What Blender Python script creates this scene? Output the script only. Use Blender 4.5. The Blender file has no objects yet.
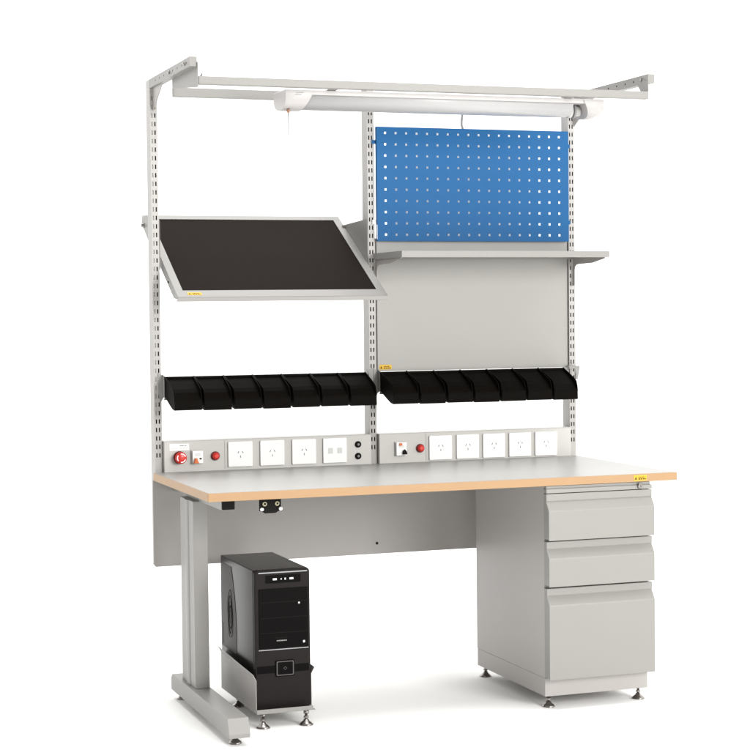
import bpy, bmesh, math
from mathutils import Matrix, Vector
S = bpy.context.scene
COL = S.collection

# ------------------------------------------------------------------ materials
def mat(name, col, rough=.45, spec=.5, metal=0, bump=0, bscale=300, mottle=0, mscale=6, coat=0, speck=0):
    m = bpy.data.materials.new(name); m.use_nodes = True
    nt = m.node_tree; b = nt.nodes['Principled BSDF']
    b.inputs['Base Color'].default_value = (*col, 1)
    b.inputs['Roughness'].default_value = rough
    b.inputs['Specular IOR Level'].default_value = spec
    b.inputs['Metallic'].default_value = metal
    b.inputs['Coat Weight'].default_value = coat
    tc = nt.nodes.new('ShaderNodeTexCoord')
    if mottle or speck:
        n = nt.nodes.new('ShaderNodeTexNoise'); n.inputs['Scale'].default_value = mscale
        n.inputs['Detail'].default_value = 6
        nt.links.new(tc.outputs['Object'], n.inputs['Vector'])
        mx = nt.nodes.new('ShaderNodeMix'); mx.data_type = 'RGBA'
        d = mottle
        mx.inputs[6].default_value = (*[c*(1-d) for c in col], 1)
        mx.inputs[7].default_value = (*[min(1, c*(1+d)) for c in col], 1)
        nt.links.new(n.outputs['Fac'], mx.inputs[0])
        out = mx.outputs[2]
        if speck:
            n2 = nt.nodes.new('ShaderNodeTexNoise'); n2.inputs['Scale'].default_value = 420
            n2.inputs['Detail'].default_value = 2
            nt.links.new(tc.outputs['Object'], n2.inputs['Vector'])
            r = nt.nodes.new('ShaderNodeMapRange'); r.inputs[1].default_value = .58; r.inputs[2].default_value = .68
            r.inputs[3].default_value = 0; r.inputs[4].default_value = speck
            nt.links.new(n2.outputs['Fac'], r.inputs[0])
            m2 = nt.nodes.new('ShaderNodeMix'); m2.data_type = 'RGBA'
            m2.inputs[7].default_value = (*[c*.45 for c in col], 1)
            nt.links.new(r.outputs[0], m2.inputs[0]); nt.links.new(out, m2.inputs[6]); out = m2.outputs[2]
        nt.links.new(out, b.inputs['Base Color'])
        rr = nt.nodes.new('ShaderNodeMapRange'); rr.inputs[3].default_value = rough*.85; rr.inputs[4].default_value = rough*1.15
        nt.links.new(n.outputs['Fac'], rr.inputs[0]); nt.links.new(rr.outputs[0], b.inputs['Roughness'])
    if bump:
        n = nt.nodes.new('ShaderNodeTexNoise'); n.inputs['Scale'].default_value = bscale; n.inputs['Detail'].default_value = 3
        nt.links.new(tc.outputs['Object'], n.inputs['Vector'])
        bp = nt.nodes.new('ShaderNodeBump'); bp.inputs['Strength'].default_value = bump; bp.inputs['Distance'].default_value = .0005
        nt.links.new(n.outputs['Fac'], bp.inputs['Height']); nt.links.new(bp.outputs['Normal'], b.inputs['Normal'])
    return m
PAINT = mat('grey_powder_coat', (.325, .308, .296), .38, .45, bump=.25, bscale=700, mottle=.03, mscale=3)
UPR = mat('upright_powder_coat', (.36, .348, .335), .42, .35, bump=.2, bscale=700, mottle=.02, mscale=3)
POST = mat('light_powder_coat', (.238, .231, .220), .42, .35, bump=.2, bscale=700, mottle=.02, mscale=3)
DRAWER = mat('drawer_powder_coat', (.238, .232, .219), .40, .35, bump=.25, bscale=700, mottle=.02, mscale=3)
TRUNK = mat('panel_powder_coat', (.50, .49, .468), .42, .35, mottle=.02)
BACK = mat('back_panel_coat', (.288, .281, .265), .42, .35, mottle=.02)
LAMIN = mat('grey_laminate', (.285, .279, .265), .36, .16, mottle=.02, mscale=2, speck=.25)
EDGE = mat('beech_edge_band', (.345, .212, .108), .42, .3, mottle=.06, mscale=14)
BLUE = mat('blue_powder_coat', (.012, .088, .228), .5, .12, bump=.2, bscale=700, mottle=.02)
BIN = mat('black_conductive_plastic', (.0040, .0032, .0026), .55, .025, bump=.3, bscale=400, mottle=.1, mscale=20)
MAT = mat('black_rubber_mat', (.0118, .0086, .0076), .7, .03, bump=.4, bscale=900, mottle=.22, mscale=4)
CASE = mat('black_case_steel', (.0050, .0038, .0034), .25, .16)
CASEG = mat('charcoal_plastic', (.0110, .0086, .0082), .38, .10, bump=.2, bscale=500, mottle=.06)
GLOSS = mat('glossy_black_plastic', (.0022, .0018, .0018), .18, .05)
SMOKE = mat('grey_side_panel', (.070, .060, .060), .5, .2, mottle=.04)
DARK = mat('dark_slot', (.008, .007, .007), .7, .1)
CHROME = mat('polished_steel', (.26, .24, .23), .22, .5, metal=1, mottle=.05)
WHITE = mat('white_plastic', (.82, .82, .81), .35, .3)
LAMPW = mat('white_lamp_housing', (.40, .385, .38), .38, .35, mottle=.01)
DIFF = mat('lamp_diffuser', (.36, .358, .36), .3, .35)
LEND = mat('lamp_end_plastic', (.40, .395, .38), .45, .3)
RED = mat('red_button', (.60, .030, .024), .3, .4)
DRED = mat('dark_red_ring', (.16, .012, .012), .4, .3)
ORANGE = mat('orange_toggle', (.62, .15, .04), .4, .3)
YELLOW = mat('yellow_sticker', (.58, .36, .035), .5, .2)
COPPER = mat('copper_bead', (.26, .13, .08), .35, .5)
INK = mat('sticker_ink', (.10, .055, .02), .6, .1)
GREYINK = mat('grey_ink', (.22, .22, .22), .6, .1)
SILVER = mat('silver_trim', (.25, .25, .26), .3, .5, metal=.7)
LED = mat('clear_indicator', (.60, .62, .62), .3, .4)
FLOOR = mat('white_studio_floor', (.95, .95, .94), .8, .1, mottle=.004)

# ------------------------------------------------------------------ mesh helpers
def box(bm, x0, x1, y0, y1, z0, z1, mi=0):
    v = [bm.verts.new(p) for p in ((x0,y0,z0),(x1,y0,z0),(x1,y1,z0),(x0,y1,z0),(x0,y0,z1),(x1,y0,z1),(x1,y1,z1),(x0,y1,z1))]
    fs = []
    for q in ((0,3,2,1),(4,5,6,7),(0,1,5,4),(1,2,6,5),(2,3,7,6),(3,0,4,7)):
        f = bm.faces.new([v[i] for i in q]); f.material_index = mi; fs.append(f)
    return v
def prism(bm, pts, a0, a1, axis='x', mi=0, smooth=False):
    """closed outline (2D) extruded along an axis. axis x: pts are (y,z); y: (x,z); z: (x,y)"""
    def P(p, a):
        return {'x': (a, p[0], p[1]), 'y': (p[0], a, p[1]), 'z': (p[0], p[1], a)}[axis]
    A = [bm.verts.new(P(p, a0)) for p in pts]; B = [bm.verts.new(P(p, a1)) for p in pts]
    n = len(pts); fs = [bm.faces.new(A), bm.faces.new(B[::-1])]
    for i in range(n):
        f = bm.faces.new((A[i], B[i], B[(i+1) % n], A[(i+1) % n])); f.smooth = smooth; fs.append(f)
    for f in fs: f.material_index = mi
    return A, B
def lathe(bm, prof, c, axis='z', n=28, mi=0, a0=0, smooth=True):
    """prof = [(r, h)] revolved about an axis through c"""
    rings = []
    for r, h in prof:
        ring = []
        for k in range(n):
            t = a0 + 2*math.pi*k/n; a, b = r*math.cos(t), r*math.sin(t)
            o = {'z': (a, b, h), 'y': (a, h, b), 'x': (h, a, b)}[axis]
            ring.append(bm.verts.new((c[0]+o[0], c[1]+o[1], c[2]+o[2])))
        rings.append(ring)
    for i in range(len(rings)-1):
        for k in range(n):
            f = bm.faces.new((rings[i][k], rings[i][(k+1) % n], rings[i+1][(k+1) % n], rings[i+1][k]))
            f.material_index = mi; f.smooth = smooth
    for ring in (rings[0], rings[-1]):
        f = bm.faces.new(ring); f.material_index = mi
def tube(bm, pts, r, n=8, mi=0):
    pts = [Vector(p) for p in pts]; rings = []
    for i, p in enumerate(pts):
        d = (pts[min(i+1, len(pts)-1)] - pts[max(i-1, 0)]).normalized()
        a = d.orthogonal().normalized(); b = d.cross(a)
        if rings:
            a = (pa - d*pa.dot(d)).normalized(); b = d.cross(a)
        pa = a
        rings.append([bm.verts.new(p + r*(math.cos(2*math.pi*k/n)*a + math.sin(2*math.pi*k/n)*b)) for k in range(n)])
    for i in range(len(rings)-1):
        for k in range(n):
            f = bm.faces.new((rings[i][k], rings[i][(k+1) % n], rings[i+1][(k+1) % n], rings[i+1][k])); f.smooth = True; f.material_index = mi
    for g in (rings[0], rings[-1]): bm.faces.new(g).material_index = mi
def sheet(bm, xs, zs, hole, y0, y1, mi=0):
    """solid sheet in the x-z plane with real holes: hole(i,j) true -> cell left out"""
    V = {}
    def v(i, j, s):
        k = (i, j, s)
        if k not in V: V[k] = bm.verts.new((xs[i], (y0, y1)[s], zs[j]))
        return V[k]
    nx, nz = len(xs)-1, len(zs)-1
    sol = lambda i, j: 0 <= i < nx and 0 <= j < nz and not hole(i, j)
    for i in range(nx):
        for j in range(nz):
            if not sol(i, j): continue
            q = [bm.faces.new((v(i,j,0), v(i+1,j,0), v(i+1,j+1,0), v(i,j+1,0))),
                 bm.faces.new((v(i,j,1), v(i,j+1,1), v(i+1,j+1,1), v(i+1,j,1)))]
            if not sol(i-1, j): q.append(bm.faces.new((v(i,j,0), v(i,j+1,0), v(i,j+1,1), v(i,j,1))))
            if not sol(i+1, j): q.append(bm.faces.new((v(i+1,j,0), v(i+1,j,1), v(i+1,j+1,1), v(i+1,j+1,0))))
            if not sol(i, j-1): q.append(bm.faces.new((v(i,j,0), v(i,j,1), v(i+1,j,1), v(i+1,j,0))))
            if not sol(i, j+1): q.append(bm.faces.new((v(i,j+1,0), v(i+1,j+1,0), v(i+1,j+1,1), v(i,j+1,1))))
            for f in q: f.material_index = mi
def link(name, bm, mats, parent=None, org=(0, 0, 0), bevel=0):
    bmesh.ops.recalc_face_normals(bm, faces=bm.faces)
    bmesh.ops.translate(bm, verts=bm.verts, vec=-Vector(org))
    me = bpy.data.meshes.new(name); bm.to_mesh(me); bm.free()
    if not isinstance(mats, (list, tuple)): mats = [mats]
    for m in mats: me.materials.append(m)
    o = bpy.data.objects.new(name, me); COL.objects.link(o)
    if parent: o.parent = parent
    else: o.location = org
    if bevel:
        md = o.modifiers.new('edge', 'BEVEL'); md.width = bevel; md.segments = 2; md.limit_method = 'ANGLE'; md.angle_limit = math.radians(40)
        md.harden_normals = False
    return o
def tag(o, label, cat, group=None):
    o['label'] = label; o['category'] = cat
    if group: o['group'] = group
    return o
def thing(name, loc, label, cat, group=None):
    o = bpy.data.objects.new(name, None); o.empty_display_size = .05; o.location = loc; COL.objects.link(o)
    return tag(o, label, cat, group)
NB = bmesh.new
def rrect(x0, x1, z0, z1, r, n=5):
    p = []
    for cx, cz, a in ((x1-r, z1-r, 0), (x0+r, z1-r, 90), (x0+r, z0+r, 180), (x1-r, z0+r, 270)):
        for k in range(n+1):
            t = math.radians(a + 90*k/n); p.append((cx + r*math.cos(t), cz + r*math.sin(t)))
    return p

# ------------------------------------------------------------------ floor
bm = NB(); box(bm, -40, 40, -40, 60, -.05, 0)
fl = link('floor', bm, FLOOR); fl['kind'] = 'structure'

# ------------------------------------------------------------------ workbench
O = (.79, .40, 0)
wb = thing('workbench', O, 'grey steel workstation bench with a beech edged laminate top, slotted uprights and overhead beams', 'workbench')
def wp(name, bm, m, parent=wb, bevel=0): return link(name, bm, m, parent, O, bevel)
W, D, H = 1.584, .7414, .75
bm = NB(); box(bm, .002, W-.002, .002, D, H-.0257, H)
top = wp('tabletop', bm, LAMIN, bevel=.0006)
bm = NB()
box(bm, 0, W, -.0005, .002, H-.026, H-.0006); box(bm, -.0005, .002, .0022, D, H-.026, H-.0006); box(bm, W-.002, W+.0005, .0022, D, H-.026, H-.0006)
wp('edge_band', bm, EDGE, top, .0006)
def sticker(name, parent, org, x0, x1, z0, z1, y, th=.0006, rot=None, flip=False):
    bm = NB(); box(bm, x0, x1, y-th, y, z0, z1, 0)
    w, h = x1-x0, z1-z0; t = y-th
    # pictogram and two lines of small print
    prism(bm, [(x0+.06*w, z0+.2*h), (x0+.24*w, z0+.2*h), (x0+.15*w, z0+.8*h)], t-.0003, t-.00001, 'y', 1)
    for (a, b, c, d) in ((.34,.42,.56,.72),(.45,.55,.56,.72),(.58,.63,.56,.72),(.66,.8,.56,.72),(.34,.5,.2,.42),(.53,.66,.2,.42),(.7,.84,.2,.42),(.87,.93,.2,.42)):
        box(bm, x0+a*w, x0+b*w, t-.0003, t-.00001, z0+c*h, z0+d*h, 1)
    if rot: bmesh.ops.transform(bm, matrix=rot, verts=bm.verts)
    return link(name, bm, [YELLOW, INK], parent, org)
sticker('warning_sticker', top, O, 1.425, 1.472, .7275, .7455, -.0006)

# leg frame at the left
def level_foot(bm, x, y, h, r=.022):
    lathe(bm, [(r, 0), (r, .0025), (r*.82, .007), (r*.45, .013), (.0075, .018), (.0045, .019), (.0045, h)], (x, y, 0), 'z', 24)
    lathe(bm, [(.0085, .022), (.0085, .028)], (x, y, 0), 'z', 6, smooth=False)
leg = None
bm = NB()
x0, x1, yf, yb = .045, .092, .375, .553
pts = [(x0, yf), (x0, .437)]
for k in range(1, 12):
    t = math.pi*k/12; pts.append((x0 - .0045*math.sin(t), .437 + .051*(1-math.cos(t))/2))
pts += [(x0, .488), (x0, yb), (x1, yb), (x1, yf)]
A, B = prism(bm, pts, .083, .6865, 'z')
leg = wp('leg', bm, POST, bevel=.0022)
bm = NB(); prism(bm, [(.655, .029), (.655, .070), (.64, .083), (-.069, .083), (-.088, .038), (-.088, .026)], .030, .096, 'x')
ft = wp('leg_foot', bm, POST, leg, .0015)


for y in (-.037, .625):
    bm = NB(); level_foot(bm, .063, y, .03, .0205); wp('levelling_foot', bm, CHROME, leg)
bm = NB(); box(bm, .066, .108, .1005, .735, .686, .7235); wp('support_arm', bm, POST, leg, .0012)
bm = NB(); prism(bm, rrect(.0675, .1065, .6875, .722, .003), .094, .1004, 'y'); wp('end_cap', bm, DARK, leg)

# earthing socket plate under the top
bm = NB(); box(bm, .186, .256, .1, .1015, .678, .7238); prism(bm, [(.190,.678),(.252,.678),(.238,.670),(.204,.670)], .1, .1015, 'y')
ep = wp('earthing_plate', bm, DARK)
for x, z, xx in ((.203, .6995, .193), (.243, .6995, .253)):
    bm = NB(); lathe(bm, [(.0072, 0), (.0072, -.003), (.0055, -.005)], (x, .0998, z), 'y', 20, 0)
    lathe(bm, [(.0034, -.0052), (.0034, -.0058)], (x, .0998, z), 'y', 14, 1); wp('banana_socket', bm, [mat('cream_socket', (.40, .37, .24), .4, .3), DARK], ep)
    bm = NB(); lathe(bm, [(.0045, 0), (.0055, -.003), (.0055, -.008), (.003, -.010)], (xx, .0998, .6835), 'y', 20); wp('snap_stud', bm, WHITE, ep)

# modesty panel
bm = NB(); prism(bm, [(.004, .430), (1.590, .430), (1.594, .434), (1.594, .7235), (-.003, .7235), (-.003, .438)], .744, .7585, 'y')
mp = wp('modesty_panel', bm, PAINT, bevel=.001)
for x, z in ((.80, .468), (.80, .69)):
    bm = NB(); lathe(bm, [(.005, 0), (.0045, -.002), (.001, -.0022)], (x, .7438, z), 'y', 16); wp('screw', bm, DARK, mp)

# slotted uprights
PITCH = .0287
def upright(px, ztop=2.0765):
    w, y0, y1, zb = .0252, .76, .818, .4305
    bm = NB()
    xs = [px, px+.0042, px+.0086, px+.0146, px+.0190, px+w]
    zs = [zb]; z = .80
    flags = [0]
    while z < 2.02:
        zs += [z, z+.0150]; flags += [1, 0]; z += PITCH
    zs.append(ztop)
    sheet(bm, xs, zs, lambda i, j: i in (1, 3) and j % 2 == 1, y0, y0+.0018)
    box(bm, px, px+.0018, y0+.0018, y1, zb, ztop); box(bm, px+w-.0018, px+w, y0+.0018, y1, zb, ztop)
    box(bm, px+.0018, px+w-.0018, y1-.0018, y1, zb, ztop); box(bm, px+.0018, px+w-.0018, y0+.0018, y1-.0018, ztop-.002, ztop)
    # dark sheet added behind the slots, the unlit channel's shade put into its colour
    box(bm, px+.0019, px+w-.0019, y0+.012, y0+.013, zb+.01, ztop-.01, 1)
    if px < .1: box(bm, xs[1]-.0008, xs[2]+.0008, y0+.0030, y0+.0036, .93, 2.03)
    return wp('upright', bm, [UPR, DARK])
PX = (.0100, .7845, 1.5650)
ups = [upright(px) for px in PX]

# overhead arms
def arm(ax0, ax1, up, gus):
    bm = NB()
    ys = [.197]; y = .235
    zs = [2.047, 2.0595, 2.0655, 2.077]
    # side walls with small round-ish punched holes
    holes = [.235 + .062*k for k in range(8)]
    for yy in holes: ys += [yy, yy+.007]
    ys.append(.7595)
    tmp = bmesh.new(); sheet(tmp, ys, zs, lambda i, j: i % 2 == 1 and j == 1, 0, .0015)
    for xx in (ax0, ax1-.0015):
        for f in tmp.faces:
            bm.faces.new([bm.verts.new((xx + v.co.y, v.co.x, v.co.z)) for v in f.verts])
    tmp.free()
    box(bm, ax0+.0015, ax1-.0015, .197, .7595, 2.0755, 2.077); box(bm, ax0+.0015, ax1-.0015, .197, .7595, 2.047, 2.0485)
    box(bm, ax0+.0015, ax1-.0015, .197, .2, 2.0485, 2.0755)
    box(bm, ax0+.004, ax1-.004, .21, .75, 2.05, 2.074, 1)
    bmesh.ops.remove_doubles(bm, verts=bm.verts, dist=1e-5)
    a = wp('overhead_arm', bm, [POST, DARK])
    gx = (ax0+ax1)/2
    bm = NB(); prism(bm, [(.7595, 2.0468), (.617, 2.0468), (.7595, 1.972)] if ax0 < .5 else [(.7595, 2.0468), (.59, 2.0468), (.7595, 1.955)], gx-.002+gus, gx+.002+gus, 'x'); wp('gusset', bm, PAINT, a)
    bm = NB(); sgn = 1 if ax0 < .5 else -1
    ex = ax1-.0001 if sgn > 0 else ax0-.0025
    prism(bm, [(.192, 2.060), (.225, 2.066), (.53, 2.060), (.53, 2.020), (.515, 2.0175), (.2155, 1.985), (.1895, 1.984)] if sgn > 0 else
          [(.192, 2.050), (.24, 2.066), (.27, 2.050), (.24, 2.018), (.192, 2.018)], ex, ex+.002, 'x')
    wp('beam_bracket', bm, POST, a)
    for yy in (.26, .47) if sgn > 0 else (.24,):
        bm = NB(); lathe(bm, [(.006, 0), (.006, -.004), (.004, -.006)], (ax0-.0002, yy, 2.062), 'x', 6, smooth=False); wp('bolt', bm, CHROME, a)
    return a
arm(.0105, .0335, ups[0], 0); arm(1.5905, 1.6155, ups[2], -.013)
bm = NB(); box(bm, 1.5655, 1.6155, .7600-.0005+.002, .80, 2.0772, 2.0787); wp('arm_plate', bm, POST)
# overhead beams
bm = NB(); box(bm, .036, 1.590, .190, .214, 1.992, 2.0175); b1 = wp('overhead_beam', bm, POST, bevel=.0025)
bm = NB(); box(bm, .036, 1.590, .520, .545, 1.992, 2.0215); b2 = wp('overhead_beam', bm, POST, bevel=.0015)
for b, y in ((b1, .202),):
    bm = NB(); lathe(bm, [(.008, 0), (.008, .004), (.0045, .0045), (.0045, .009)], (.052, y, 2.0176), 'z', 6, smooth=False); wp('bolt', bm, CHROME, b)
# cross straps that carry the lamp between the two beams
for x in (.47, 1.30):
    bm = NB(); box(bm, x, x+.03, .2145, .5195, 1.9935, 1.9955); wp('lamp_strap', bm, POST, b1)

# back panel
bm = NB(); box(bm, .818, 1.5605, .766, .768, 1.075, 1.546); box(bm, .818, .820, .768, .79, 1.075, 1.546); box(bm, 1.5585, 1.5605, .768, .79, 1.075, 1.546)
box(bm, .820, 1.5585, .768, .79, 1.075, 1.077)
bp_ = wp('back_panel', bm, BACK)
sticker('warning_sticker', bp_, O, .824, .870, 1.081, 1.098, .7658)

# socket trunking
def socket(par, cx, cz, kind='power'):
    bm = NB(); s = .043
    prism(bm, rrect(cx-s, cx+s, cz-s, cz+s, .003), .7355, .7417, 'y', 0)
    if kind == 'power':
        for dx, dz, a in ((-.0075, .006, 28), (.0075, .006, -28), (0, -.009, 0)):
            M = Matrix.Translation((cx+dx, 0, cz+dz)) @ Matrix.Rotation(math.radians(a), 4, 'Y')
            v = box(bm, -.0011, .0011, .7351, .7354, -.004, .004, 1)
            for q in v: q.co = M @ q.co
    else:
        for dx in (-.017, .017):
            prism(bm, rrect(cx+dx-.009, cx+dx+.009, cz-.011, cz+.009, .001), .7350, .7354, 'y', 2)
    return wp('power_socket' if kind == 'power' else 'data_socket', bm, [WHITE, mat('socket_slot', (.11, .11, .11), .7, .1), mat('socket_shutter', (.56, .56, .55), .4, .3)], par, .0012)
def pilot(par, cx, cz, r=.0155):
    bm = NB(); lathe(bm, [(r, 0), (r, -.004), (r*.93, -.006)], (cx, .7417, cz), 'y', 28, 0)
    lathe(bm, [(r*.8, -.0061), (r*.78, -.011), (r*.6, -.015), (r*.3, -.017)], (cx, .7417, cz), 'y', 28, 1)
    return wp('pilot_light', bm, [DRED, RED], par)
def breaker(par, x0, x1, z0, z1, flip):
    bm = NB(); prism(bm, rrect(x0, x1, z0, z1, .003), .7375, .7417, 'y', 3)
    prism(bm, rrect(x0+.003, x1-.004, z0+.002, z1-.003, .001), .728, .7372, 'y', 0)
    w = x1-x0; h = z1-z0
    if flip:   # orange test button high, black toggle low
        prism(bm, rrect(x0+.28*w, x0+.52*w, z1-.28*h, z1-.1*h, .003), .724, .7277, 'y', 1)
        prism(bm, [(x0+.55*w, z0+.12*h), (x0+.9*w, z0+.12*h), (x0+.84*w, z0+.3*h), (x0+.72*w, z0+.45*h), (x0+.58*w, z0+.38*h)], .718, .7277, 'y', 2)
    else:
        prism(bm, [(x0+.12*w, z0+.06*h), (x0+.52*w, z0+.06*h), (x0+.44*w, z0+.24*h), (x0+.38*w, z0+.42*h), (x0+.24*w, z0+.42*h), (x0+.2*w, z0+.22*h)], .718, .7277, 'y', 1)
        prism(bm, rrect(x0+.62*w, x0+.78*w, z0+.32*h, z0+.42*h, .001), .726, .7277, 'y', 2)
    for k in range(3): box(bm, x0+.25*w, x0+.7*w, .7276, .7279, z0+(.58+.07*k)*h, z0+(.595+.07*k)*h, 4)
    return wp('circuit_breaker', bm, [WHITE, ORANGE, DARK, TRUNK, GREYINK], par)
def trunking(x0, x1):
    bm = NB(); box(bm, x0, x1, .742, .80, .7405, .8535)
    box(bm, x0-.0012, x1+.0012, .7405, .802, .8536, .8552, 0)
    return wp('socket_panel', bm, TRUNK, bevel=.0008)
t1 = trunking(.0385, .7810); t2 = trunking(.8125, 1.5600)
for t, x0, xs_ in ((t1, .248, ()), (t2, .988, ())):
    bm = NB(); box(bm, x0, x0+.0009, .7414, .7419, .754, .851); wp('panel_seam', bm, GREYINK, t)
bm = NB(); box(bm, .0375, .0384, .741, .800, .7515, .8534); box(bm, .8113, .8124, .741, .800, .7515, .8534)

for cx in (.303, .417, .532): socket(t1, cx, .8035)
socket(t1, .645, .8035, 'data')
for cx in (1.043, 1.148, 1.2505, 1.3535, 1.457): socket(t2, cx, .799)
pilot(t1, .215, .800); pilot(t2, .966, .799)
breaker(t1, .130, .173, .776, .823, False); breaker(t2, .869, .914, .775, .826, True)
# emergency stop with its label
bm = NB(); lathe(bm, [(.0215, 0), (.0215, -.004), (.019, -.006)], (.090, .7417, .799), 'y', 32, 0)
lathe(bm, [(.011, -.006), (.011, -.014), (.0195, -.017), (.0205, -.022), (.019, -.027), (.012, -.030), (.004, -.031)], (.090, .7417, .799), 'y', 36, 1)
for k in range(3):       # white turn-to-release arrows on the mushroom head
    a0 = math.radians(20 + 120*k); pts = []
    for j in range(7): a = a0 + math.radians(70)*j/6; pts.append((.090+.0160*math.cos(a), .799+.0160*math.sin(a)))
    ae = a0 + math.radians(88); pts.append((.090+.0142*math.cos(ae), .799+.0142*math.sin(ae)))
    for j in range(6, -1, -1): a = a0 + math.radians(70)*j/6; pts.append((.090+.0125*math.cos(a), .799+.0125*math.sin(a)))
    prism(bm, pts, .7105, .7150, 'y', 2)
wp('emergency_stop_button', bm, [DRED, RED, WHITE], t1)
bm = NB(); box(bm, .056, .124, .7405, .7418, .8225, .8455); 
for (a, b, c) in ((.092, .097, 0), (.099, .104, 0), (.106, .1075, 0), (.110, .114, 0)): box(bm, a, b, .7401, .7404, .8375, .8405, 1)
for (a, b) in ((.062, .085), (.088, .118)): box(bm, a, b, .7401, .7404, .830, .8312, 2)
wp('panel_label', bm, [WHITE, GREYINK, TRUNK], t1)
for cz in (.821, .780):
    bm = NB(); lathe(bm, [(.0115, 0), (.0115, -.003), (.0095, -.005), (.006, -.0052)], (.732, .7417, cz), 'y', 24, 0)
    lathe(bm, [(.0042, -.0053), (.0042, -.0075)], (.732, .7417, cz), 'y', 16, 1); wp('earth_jack', bm, [DARK, GREYINK], t1)

# bin rails with hooked end brackets
def rail(x0, x1):
    bm = NB(); box(bm, x0, x1, .7405, .7425, .995, 1.066); box(bm, x0, x1, .7425, .752, 1.0645, 1.066); box(bm, x0, x1, .7425, .752, .995, .9965)
    r = wp('bin_rail', bm, POST)
    for s, xx in ((0, x0), (1, x1)):
        bm = NB(); a = xx-.0095 if s == 0 else xx-.001
        prism(bm, [(.7595, 1.083), (.742, 1.078), (.735, 1.066), (.735, 1.01), (.748, 1.002), (.7595, 1.0)], a + (.008 if s == 0 else 0), a + (.0095 if s == 0 else .0015), 'x')
        xa, xb = (xx-.018, xx-.0016) if s == 0 else (xx+.0006, xx+.020)
        P = [(xa, 1.087), (xb, 1.079), (xb, .998), (xb-.009, .984), (xa+.002, 1.02)]
        if s: P = [(xa+xb-x, z) for x, z in P]
        prism(bm, P, .7575, .7595, 'y')
        wp('rail_bracket', bm, POST, r, .0006)
    return r
rail(.0405, .7745); rail(.8155, 1.5555)
# bracket lug that shows round the right upright
bm = NB(); prism(bm, [(1.560, 1.0795), (1.604, 1.0795), (1.595, 1.030), (1.586, 1.030), (1.589, 1.069), (1.560, 1.069)], .7525, .7545, 'y')
wp('bracket_lug', bm, POST, bevel=.0006)

# ------------------------------------------------------------------ storage bins
def bin_mesh(w):
    """open-fronted bin; origin at its back bottom left corner. local y toward the back is 0"""
    bm = NB(); t = .0016
    # side outline (y,z) relative to back bottom
    out = [(0, .070), (-.060, .0490), (-.104, .0325), (-.115, .0255), (-.1235, .0080), (-.1275, -.010), (-.1290, -.0375), (-.122, -.0400), (-.098, -.0360), (-.070, -.0255), (0, .004)]
    cx = w/2
    def taper(v):
        k = 1 - .085*min(1, -v.co.y/.129); v.co.x = cx + (v.co.x-cx)*k
    for a in (0, w-t): prism(bm, out, a, a+t, 'x')
    lip = -.006     # front lip height
    prism(bm, [(0, .070), (0, .004), (-t, .004+t), (-t, .070)], t, w-t, 'x')                        # back
    prism(bm, [(-t, .004+t*.6), (-.070, -.0255), (-.098, -.036), (-.122, -.040), (-.122, -.040+t), (-.098, -.036+t), (-.070, -.0255+t), (-t, .004+2.2*t)], t, w-t, 'x')   # floor
    prism(bm, [(-.122, -.040), (-.1290, -.0375), (-.1283, lip), (-.1283+t, lip), (-.1290+t, -.0365), (-.122, -.0385)], t, w-t, 'x')   # front
    box(bm, t, w-t, -.1305, -.1262, lip, lip+.0022)                                                 # rolled lip
    # front card slot ribs
    box(bm, w*.2, w*.8, -.1297, -.1289, -.031, -.029)
    # scoop across the front between the sides
    prism(bm, [(-.1262, lip+.0021), (-.116, .006), (-.104, .018), (-.082, .030), (-.040, .048), (-t, .063), (-t, .060), (-.040, .045), (-.082, .027), (-.104, .015), (-.116, .003), (-.1262, lip)], t, w-t, 'x')
    for v in bm.verts: taper(v)
    # rolled rims along the top of both sides
    for s in (0, 1):
        pts = []
        for (y, z) in out[:6]:
            k = 1 - .085*min(1, -y/.129); x = cx + ((t/2 if s == 0 else w-t/2)-cx)*k; pts.append((x, y, z))
        tube(bm, pts, .0017, 6)
    return bm
ordn = ['', 'second', 'third', 'fourth', 'fifth', 'sixth', '']
def bins(x0, pitch, side, zofs=1.0045):
    first = None
    for i in range(7):
        loc = (x0 + pitch*i, .7385, zofs)
        if first is None:
            bm = bin_mesh(pitch-.0012)
            o = link('storage_bin', bm, BIN); first = o; o.location = loc
        else:
            o = first.copy(); COL.objects.link(o); o.location = loc
        o.rotation_euler = (math.radians((-.5, .3, -.2, .6, 0, -.4, .2)[i]), 0, math.radians((.3, -.4, .5, -.2, .4, -.3, 0)[i])*.6)
        if side == 'left':
            lab = ('black plastic bin at the left end of the left rail, next to the left upright' if i == 0 else
                   'black bin at the right end of the left rail, against the middle upright' if i == 6 else
                   '%s black bin from the left on the left rail, under the tilted tray' % ordn[i])
        else:
            lab = ('black bin at the left end of the right rail, right of the middle upright' if i == 0 else
                   'black bin at the right end of the right rail, before the right upright' if i == 6 else
                   '%s black plastic bin from the left on the right rail, below the grey back panel' % ordn[i])
        tag(o, lab, 'storage bin', 'black storage bins on the two rails')
bins(.0405, .1032, 'left'); bins(.8150, .1022, 'right')

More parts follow.
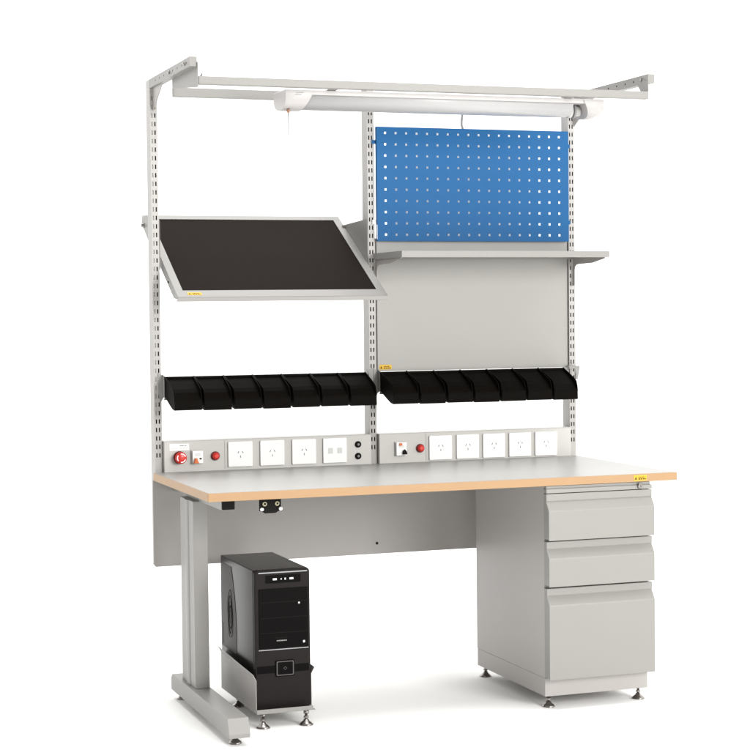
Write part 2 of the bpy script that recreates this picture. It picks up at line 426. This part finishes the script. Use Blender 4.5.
# ------------------------------------------------------------------ pegboard
O = (1.185, .742, 1.535)
pg = thing('pegboard', O, 'blue perforated steel pegboard hooked between the middle and right uprights', 'pegboard')
px0, px1, pz0, pz1 = .8135, 1.5575, 1.535, 1.936
cols = [.8455 + .03965*i for i in range(18)]; rows = [1.5575 + .03965*j for j in range(10)]
hs = .0038
xs = [px0]; 
for c in cols: xs += [c-hs, c+hs]
xs.append(px1); zs = [pz0]
for c in rows: zs += [c-hs, c+hs]
zs.append(pz1)
bm = NB(); sheet(bm, xs, zs, lambda i, j: i % 2 == 1 and j % 2 == 1, .742, .7432)
box(bm, px0, px0+.0012, .7432, .757, pz0, pz1); box(bm, px1-.0012, px1, .7432, .757, pz0, pz1)
box(bm, px0+.0012, px1-.0012, .7432, .757, pz0, pz0+.0012); box(bm, px0+.0012, px1-.0012, .7432, .757, pz1-.0012, pz1)
link('perforated_panel', bm, BLUE, pg, O)
for x0, x1, z, m in ((px0-.014, px0, 1.876, BLUE), (px1, px1+.012, 1.876, BLUE), (px1, px1+.012, 1.598, BLUE), (px0-.014, px0, 1.596, WHITE)):
    bm = NB(); box(bm, x0+.0001, x1-.0001, .7535, .7555, z, z+.014); box(bm, x0+.003, x1-.003, .7556, .766, z+.002, z+.012)
    link('hook_tab', bm, m, pg, O)
bm = NB(); box(bm, px0-.0012, px0-.0001, .7425, .745, 1.541, 1.592); link('edge_strip', bm, WHITE, pg, O)
bm = NB(); box(bm, .941, 1.516, .950, .953, 1.550, 1.945); link('rear_board', bm, WHITE, pg, O)
bm = NB(); tube(bm, [(1.224, .5455, 2.008), (1.224, .70, 2.018), (1.223, .90, 2.020), (1.222, .94, 2.010), (1.222, .9465, 1.985), (1.222, .947, 1.972), (1.225, .947, 1.962), (1.230, .947, 1.950), (1.230, .947, 1.80)], .0046, 8); link('hanging_cord', bm, LEND, pg, O)

# ------------------------------------------------------------------ flat shelf
O = (1.195, .755, 1.48)
sh = thing('flat_shelf', O, 'narrow grey steel shelf on cantilever brackets right below the blue pegboard', 'shelf')
bm = NB(); sx0, sx1, sy0, sy1, sz0, sz1 = .8040, 1.5850, .475, .757, 1.4700, 1.4915
box(bm, sx0, sx1, sy0, sy1, sz1-.0015, sz1); box(bm, sx0, sx1, sy0, sy0+.0015, sz0, sz1-.0015)
box(bm, sx0, sx0+.0015, sy0+.0015, sy1, sz0, sz1-.0015); box(bm, sx1-.0015, sx1, sy0+.0015, sy1, sz0, sz1-.0015)
box(bm, sx0+.0015, sx1-.0015, sy0+.0015, sy0+.014, sz0, sz0+.0012); box(bm, sx0+.0015, sx1-.0015, sy1-.0015, sy1, sz0, sz1-.0015)
link('shelf_board', bm, POST, sh, O)
for bx in (.8105, 1.5795):
    pr = [(.757, 1.4905), (.757, 1.374), (.741, 1.374), (.7405, 1.432), (.736, 1.444), (.725, 1.450), (.708, 1.4515), (.60, 1.453), (.50, 1.4665), (.50, 1.4905)]
    bm = NB()
    prism(bm, [(y, min(z, 1.4885)) for y, z in pr], bx-.0012, bx+.0012, 'x')
    link('shelf_bracket', bm, PAINT, sh, O)

# ------------------------------------------------------------------ tilted tray
O = (.415, .80, 1.50)
tr = thing('tilted_tray', O, 'large sloping grey tray lined with a black mat, hung between the left and middle uprights', 'tray')
A_ = math.atan2(1.638-1.342, 1.08-.554); L = math.hypot(1.638-1.342, 1.08-.554)
R_ = Matrix.Translation((0, .554, 1.342)) @ Matrix.Rotation(A_, 4, 'X')   # local: y along the slope from the front edge, z out of the surface
def tilted(name, bm, m, parent, bevel=0):
    bmesh.ops.transform(bm, matrix=R_, verts=bm.verts); return link(name, bm, m, parent, O, bevel)
tx0, tx1 = .048, .7815
bm = NB()
box(bm, tx0, tx1, 0, .045, -.002, 0); box(bm, tx0, tx1, L-.030, L, -.002, 0)
box(bm, tx0, tx0+.026, .045, L-.030, -.002, 0); box(bm, tx1-.028, tx1, .045, L-.030, -.002, 0)
sk = [(.004, -.002), (.004, -.012), (.05, -.032), (L, -.032), (L, -.002)]
prism(bm, sk, tx0, tx0+.002, 'x'); prism(bm, sk, tx1-.002, tx1, 'x')
box(bm, tx0+.002, tx1-.002, L-.002, L, -.028, -.002)
frame = tilted('tray_frame', bm, POST, tr, .0005)
bm = NB(); box(bm, tx0+.002, tx1-.002, .004, L-.002, -.010, -.0085); tilted('tray_base', bm, POST, tr)
bm = NB(); box(bm, tx0+.0262, tx1-.0282, .0452, L-.0302, -.0085+.0001, -.0022); tilted('rubber_mat', bm, MAT, tr, .001)
# front lip hangs vertically
bm = NB(); prism(bm, [(.554, 1.3405), (.554, 1.327), (.5565, 1.3265), (.575, 1.330), (.575, 1.332), (.5575, 1.3285), (.556, 1.3405)], tx0, tx1, 'x'); link('front_lip', bm, POST, tr, O)
stk = sticker('warning_sticker', frame, O, .085, .133, .012, .030, 0, rot=R_ @ Matrix.Rotation(math.radians(-90), 4, 'X'))
for xx, lx in ((.0372, .0385), (.7818, .7831)):
    bm = NB(); pr = [(.762, 1.600), (.80, 1.625), (.87, 1.629), (1.00, 1.630), (1.018, 1.628), (1.030, 1.620), (1.034, 1.606), (1.020, 1.592), (.911, 1.525), (.762, 1.435)]
    if xx > .5: pr = [(.762, 1.440), (.762, 1.6135), (1.036, 1.6035), (1.036, 1.575), (.911, 1.505)]
    prism(bm, pr, xx, lx, 'x'); bk = link('tray_bracket', bm, POST, tr, O)
    bm = NB(); lathe(bm, [(.006, -.010), (.006, -.003), (.009, -.003), (.009, 0), (.004, .001), (.004, .010)], (xx-.0002, 1.004, 1.597), 'x', 16); link('pivot_bolt', bm, CHROME, bk, O)
for yy in (.14, .30):
    bm = NB(); lathe(bm, [(.004, 0), (.004, -.002)], (tx0-.0001, yy, -.02), 'x', 12); tilted('screw', bm, DARK, tr)

# ------------------------------------------------------------------ strip lamp
O = (.89, .31, 1.96)
lp = thing('strip_lamp', O, 'long white fluorescent strip lamp with pull cord hanging under the overhead beams', 'lamp')
lx0, lx1, zt = .330, 1.449, 1.9915
def dprof(g, zt=zt):
    """D-shaped section (y,z); g shrinks it"""
    c = (.309, 1.962)
    p = [(.243, zt), (.2425, 1.968), (.246, 1.953), (.256, 1.942), (.272, 1.934), (.294, 1.9305), (.320, 1.9310), (.345, 1.936), (.363, 1.944), (.373, 1.955), (.377, 1.968), (.376, zt)]
    return [(y + g*(1 if y < c[0] else -1), z + (g if z < 1.975 else 0)) for y, z in p]
bm = NB(); box(bm, lx0+.0005, lx1-.0005, .2445, .3745, 1.977, zt+.0012); hs_ = link('lamp_housing', bm, LAMPW, lp, O, .0012)
bm = NB(); prism(bm, [(y, min(z, 1.9768)) for y, z in dprof(.0045)], lx0+.06, lx1-.112, 'x', smooth=True); link('diffuser', bm, DIFF, lp, O)
def cap(a, b, slant):
    bm = NB(); P = dprof(0, 1.9768 if 0 else zt); 
    A, B = prism(bm, P, a, b, 'x', smooth=True)
    for v in B: v.co.x += slant*(1.985-v.co.z)/.055
    return bm
bm = cap(lx0, lx0+.094, -.030); c1 = link('end_cap', bm, [LAMPW], lp, O, .0012)
bm = cap(lx1, lx1-.074, .024); c2 = link('end_cap', bm, [LAMPW], lp, O, .0012)
for v in c2.data.vertices:       # rounded lower outer corner
    if abs(v.co.x + O[0] - lx1) < 1e-4:
        v.co.x -= .030*max(0, (1.965-(v.co.z+O[2]))/.035)**2
bm = NB(); lathe(bm, [(.0235, 0), (.0235, .014), (.018, .015), (.018, .045)], (lx1-.1115, .300, 1.957), 'x', 24); link('tube_holder', bm, LEND, lp, O)
bm = NB(); lathe(bm, [(.0245, 0), (.0245, .007)], (lx1-.092, .300, 1.957), 'x', 24); link('tube_collar', bm, GREYINK, lp, O)
for k in range(3): 
    pass
bm = NB(); 
for a, b, z in ((.365, .390, 1.982), (.362, .384, 1.976)): box(bm, a, b, .2418, .2424, z, z+.0014)
link('maker_plate', bm, GREYINK, lp, O)
bm = NB(); box(bm, 1.375, 1.405, .2412, .2424, 1.979, 1.990); link('switch_tab', bm, LEND, lp, O)
bm = NB(); lathe(bm, [(.001, .006), (.005, .003), (.0062, -.001), (.005, -.005), (.002, -.008)], (.3345+.012, .268, 1.9285), 'z', 16)
bd = link('cord_bead', bm, COPPER, lp, O)
bm = NB(); tube(bm, [(.3465, .268, 1.922), (.3467, .268, 1.90), (.3465, .268, 1.851)], .0018); link('pull_cord', bm, GREYINK, lp, O)


# ------------------------------------------------------------------ drawer cabinet
O = (1.30, .30, 0)
cb = thing('drawer_cabinet', O, 'grey steel three drawer cabinet standing under the right end of the bench top', 'cabinet')
cx0, cx1 = 1.112, 1.4875
bm = NB(); box(bm, cx0, cx0+.0015, .0215, .582, .1005, .7232); box(bm, cx1-.0015, cx1, .0215, .582, .1005, .7232); box(bm, cx0+.0015, cx1-.0015, .5805, .582, .1005, .7232)
box(bm, cx0+.0015, cx1-.0015, .0235, .5805, .1005, .102); box(bm, cx0+.0015, cx1-.0015, .0235, .5805, .7217, .7232); box(bm, cx0+.0015, cx1-.0015, .0222, .0234, .1021, .7216)
link('carcass', bm, PAINT, cb, O, .0005)
bm = NB(); box(bm, cx0+.001, cx1-.003, .0235, .581, .040, .0995); link('plinth', bm, PAINT, cb, O, .0015)
bm = NB(); box(bm, cx0, cx1+.004, .0005, .022, .7000, .7130); box(bm, cx0+.002, cx1, .006, .022, .7131, .7225)
link('top_rail', bm, DRAWER, cb, O, .0006)
bm = NB(); lathe(bm, [(.0095, 0), (.0095, -.010), (.008, -.012)], (1.447, .0055, .7105), 'y', 24, 0); box(bm, 1.4462, 1.4478, -.0068, -.0063, .706, .715, 1)
link('lock', bm, [CHROME, DARK], cb, O)
def drawer(zt, zb):
    # profile (y,z): set-back lip, slope out to the flat face
    bm = NB()
    prism(bm, [(.0215, zt), (.0005, zt), (.0005, zt-.0225), (.0035, zt-.0235), (-.0165, zt-.052), (-.0175, zt-.055), (-.0175, zb), (-.014, zb), (-.0135, zb+.004), (.0215, zb+.004)], cx0-.0005, cx1+.0035, 'x')
    return link('drawer', bm, DRAWER, cb, O, .0009)
drawer(.6975, .549); drawer(.5440, .400); drawer(.3930, .100)
for x, y in ((1.1395, .0599), (1.4644, .057), (1.1395, .5459+.03), (1.4644, .56)):
    bm = NB(); level_foot(bm, x, y-.005, .041, .0215); link('levelling_foot', bm, CHROME, cb, O)

# ------------------------------------------------------------------ computer stand
O = (.27, .32, 0)
cs = thing('computer_stand', O, 'low grey steel cradle on four levelling feet holding the black computer', 'computer stand')
ay, by_ = .112, .535
bm = NB(); box(bm, .1735, .3640, ay, by_, .0445, .0465); box(bm, .1735, .3560, ay-.0015, ay-.0001, .0445, .0585)
link('base_plate', bm, POST, cs, O, .0005)
for s in (0, 1):
    bm = NB(); X = (lambda q: .1735-q) if s == 0 else (lambda q: .3650+q)
    pl = [(X(0), .0466), (X(0), .150), (X(.011), .170), (X(.0125), .169), (X(.0015), .1495), (X(.0015), .0466)]
    A, B = prism(bm, pl, ay+.001 if s == 0 else .158, by_, 'y')
    for v in list(B):
        if v.co.z > .1: v.co.z += .016
    link('side_plate', bm, PAINT, cs, O)
for x, y in ((.195, .125), (.333, .118), (.205, .447), (.345, .447)):
    bm = NB(); level_foot(bm, x, y-.006, .0445, .0225)
    lathe(bm, [(.0085, .036), (.0085, .044)], (x, y-.006, 0), 'z', 18); link('levelling_foot', bm, CHROME, cs, O)

# ------------------------------------------------------------------ computer
O = (.272, .35, .047)
pc = thing('desktop_computer', O, 'black tower computer standing in the grey cradle beside the left leg', 'computer')
x0, x1, z0, z1 = .1815, .3625, .0475, .4865
bm = NB(); box(bm, x0, x1-.001, .172, .560, z0, z1-.002); link('case', bm, CASE, pc, O, .002)
bm = NB(); prism(bm, rrect(x0, x1, z0, z1, .012), .152, .1718, 'y'); fb = link('front_bezel', bm, CASEG, pc, O, .004)
fx = lambda f: x0 + f*(x1-x0)
bm = NB(); box(bm, fx(.07), fx(.95), .1495, .1518, .4755, .4795); link('trim_strip', bm, SILVER, fb, O, .0006)
bm = NB(); prism(bm, rrect(fx(.20), fx(.83), .4440, .4690, .002), .1505, .1519, 'y', 0)
for a, b, h in ((.33, .40, .006), (.47, .49, .004), (.54, .565, .006), (.63, .70, .006)):
    box(bm, fx(a), fx(b), .1495, .1504, .4565-h/2, .4565+h/2, 1)
link('port_panel', bm, [GLOSS, LED], fb, O)
bm = NB(); box(bm, fx(.075), fx(.955), .1488, .1518, .2400, .4270)
for z in (.372, .325, .278): pass
dr = link('drive_door', bm, GLOSS, fb, O, .0008)
bm = NB()
for z in (.384, .335, .288): box(bm, fx(.10), fx(.93), .14855, .14875, z, z+.0009)
box(bm, fx(.78), fx(.81), .1483, .1487, .376, .381, 1); box(bm, fx(.86), fx(.895), .1483, .1487, .2520, .2590, 1)
# tiny two-line mark on the door
for a, b in ((.36, .39), (.40, .425), (.435, .45), (.46, .50), (.51, .53), (.54, .58)): box(bm, fx(a), fx(b), .1484, .1487, .2715, .2728, 2)
for a, b in ((.385, .42), (.425, .455), (.46, .50), (.505, .535), (.54, .565)): box(bm, fx(a), fx(b), .1484, .1487, .2615, .2650, 3)
link('door_marks', bm, [CASEG, LED, CASEG, GREYINK], fb, O)
bm = NB(); box(bm, fx(.06), fx(.96), .1490, .1518, .2340, .2370); link('trim_strip', bm, SILVER, fb, O, .0006)
bm = NB(); box(bm, fx(.035), fx(.965), .1505, .1518, .1620, .1850); link('recess_band', bm, GLOSS, fb, O)
bm = NB(); prism(bm, rrect(fx(.36), fx(.70), .1500, .2010, .005), .1478, .1504, 'y', 0)
P = rrect(fx(.375), fx(.685), .1530, .1980, .004); Q = rrect(fx(.392), fx(.668), .1558, .1952, .003)
n = len(P)
for i in range(n):
    j = (i+1) % n
    bm.faces.new([bm.verts.new((p[0], .1474, p[1])) for p in (P[i], P[j], Q[j], Q[i])]).material_index = 1
cxm, czm = fx(.53), .1755
for k in range(4):
    d = .006; q = [(d, 0), (0, d), (-d, 0), (0, -d)]; a, b = q[k], q[(k+1) % 4]
    bm.faces.new([bm.verts.new((cxm+p[0]*s_, .1474, czm+p[1]*s_)) for p, s_ in ((a, 1), (b, 1), (b, .75), (a, .75))]).material_index = 1
bmesh.ops.remove_doubles(bm, verts=bm.verts, dist=1e-6)
link('power_button', bm, [GLOSS, mat('button_trim', (.07, .065, .065), .4, .3)], fb, O)
# pale side panel with an oval embossed grille
bm = NB(); prism(bm, [(.556, .186), (.556, .463), (.425, .463), (.405, .42), (.383, .36), (.370, .30), (.366, .24), (.372, .186)], x0-.0012, x0-.0001, 'x')
sp = link('side_panel', bm, SMOKE, pc, O, .0004)
bm = NB()
cy_, cz_ = .440, .305
for q in (0, 2, 4, 6):
    ph = q*.9
    pts = []
    for k in range(41):
        t = 2*math.pi*k/40
        ry, rz = .030 - .0034*q, .078 - .0085*q
        pts.append((x0-.0016, cy_ + ry*math.cos(t) + .003*math.sin(3*t+ph), cz_ + rz*math.sin(t) + .004*math.cos(4*t+ph)))
    tube(bm, pts, .0008, 5)
link('oval_grille', bm, mat('grille_plastic', (.016, .013, .013), .5, .1), sp, O)
bm = NB(); box(bm, x0-.0022, x0-.0013, .535, .552, .195, .262); link('side_handle', bm, GLOSS, sp, O)

# ------------------------------------------------------------------ camera (solved from the photograph)
cam = bpy.data.cameras.new('camera'); co = bpy.data.objects.new('camera', cam); COL.objects.link(co)
yaw, pitch, roll = -.3433, -.0372, -.0105
f = Vector((-math.sin(yaw)*math.cos(pitch), math.cos(yaw)*math.cos(pitch), math.sin(pitch)))
r = Vector((math.cos(yaw), math.sin(yaw), 0)); u = r.cross(f)
c, s = math.cos(roll), math.sin(roll)
rr, uu = c*r + s*u, -s*r + c*u
co.matrix_world = Matrix(((rr.x, uu.x, -f.x, -1.3176), (rr.y, uu.y, -f.y, -5.1779), (rr.z, uu.z, -f.z, 1.2975), (0, 0, 0, 1)))
cam.sensor_width = 36; cam.lens = 1784.9/750*36; cam.clip_end = 300; cam.clip_start = .05
S.camera = co

# ------------------------------------------------------------------ studio light
w = bpy.data.worlds.new('World'); S.world = w; w.use_nodes = True
w.node_tree.nodes['Background'].inputs[0].default_value = (1.0, .995, .98, 1)
nt = w.node_tree; bg = nt.nodes['Background']
tc = nt.nodes.new('ShaderNodeTexCoord'); dt = nt.nodes.new('ShaderNodeVectorMath'); dt.operation = 'DOT_PRODUCT'
nt.links.new(tc.outputs['Generated'], dt.inputs[0]); dt.inputs[1].default_value = Vector((-.80, -.60, .05)).normalized()
mr = nt.nodes.new('ShaderNodeMapRange'); mr.interpolation_type = 'SMOOTHSTEP'      # studio: dim behind and left of the camera
mr.inputs[1].default_value = -.1; mr.inputs[2].default_value = .65; mr.inputs[3].default_value = 2.15; mr.inputs[4].default_value = .50
nt.links.new(dt.outputs['Value'], mr.inputs[0]); nt.links.new(mr.outputs[0], bg.inputs[1])
def area(name, loc, tgt, sx, sy, power, col=(1, 1, 1)):
    l = bpy.data.lights.new(name, 'AREA'); l.shape = 'RECTANGLE'; l.size = sx; l.size_y = sy; l.energy = power; l.color = col
    o = bpy.data.objects.new(name, l); COL.objects.link(o); o.location = loc
    o.rotation_euler = (Vector(tgt)-Vector(loc)).to_track_quat('-Z', 'Y').to_euler(); return o
area('softbox', (2.7, -5.6, 2.3), (.8, .4, 1.0), 2.0, 2.0, 300, (1, .985, .96))
area('top_softbox', (.8, .2, 6.0), (.8, .4, 0), 3.5, 3.5, 260, (1, 1, 1))
S.render.engine = 'CYCLES'
S.view_settings.view_transform = 'Standard'; S.view_settings.look = 'None'
S.view_settings.exposure = 0; S.view_settings.gamma = 1
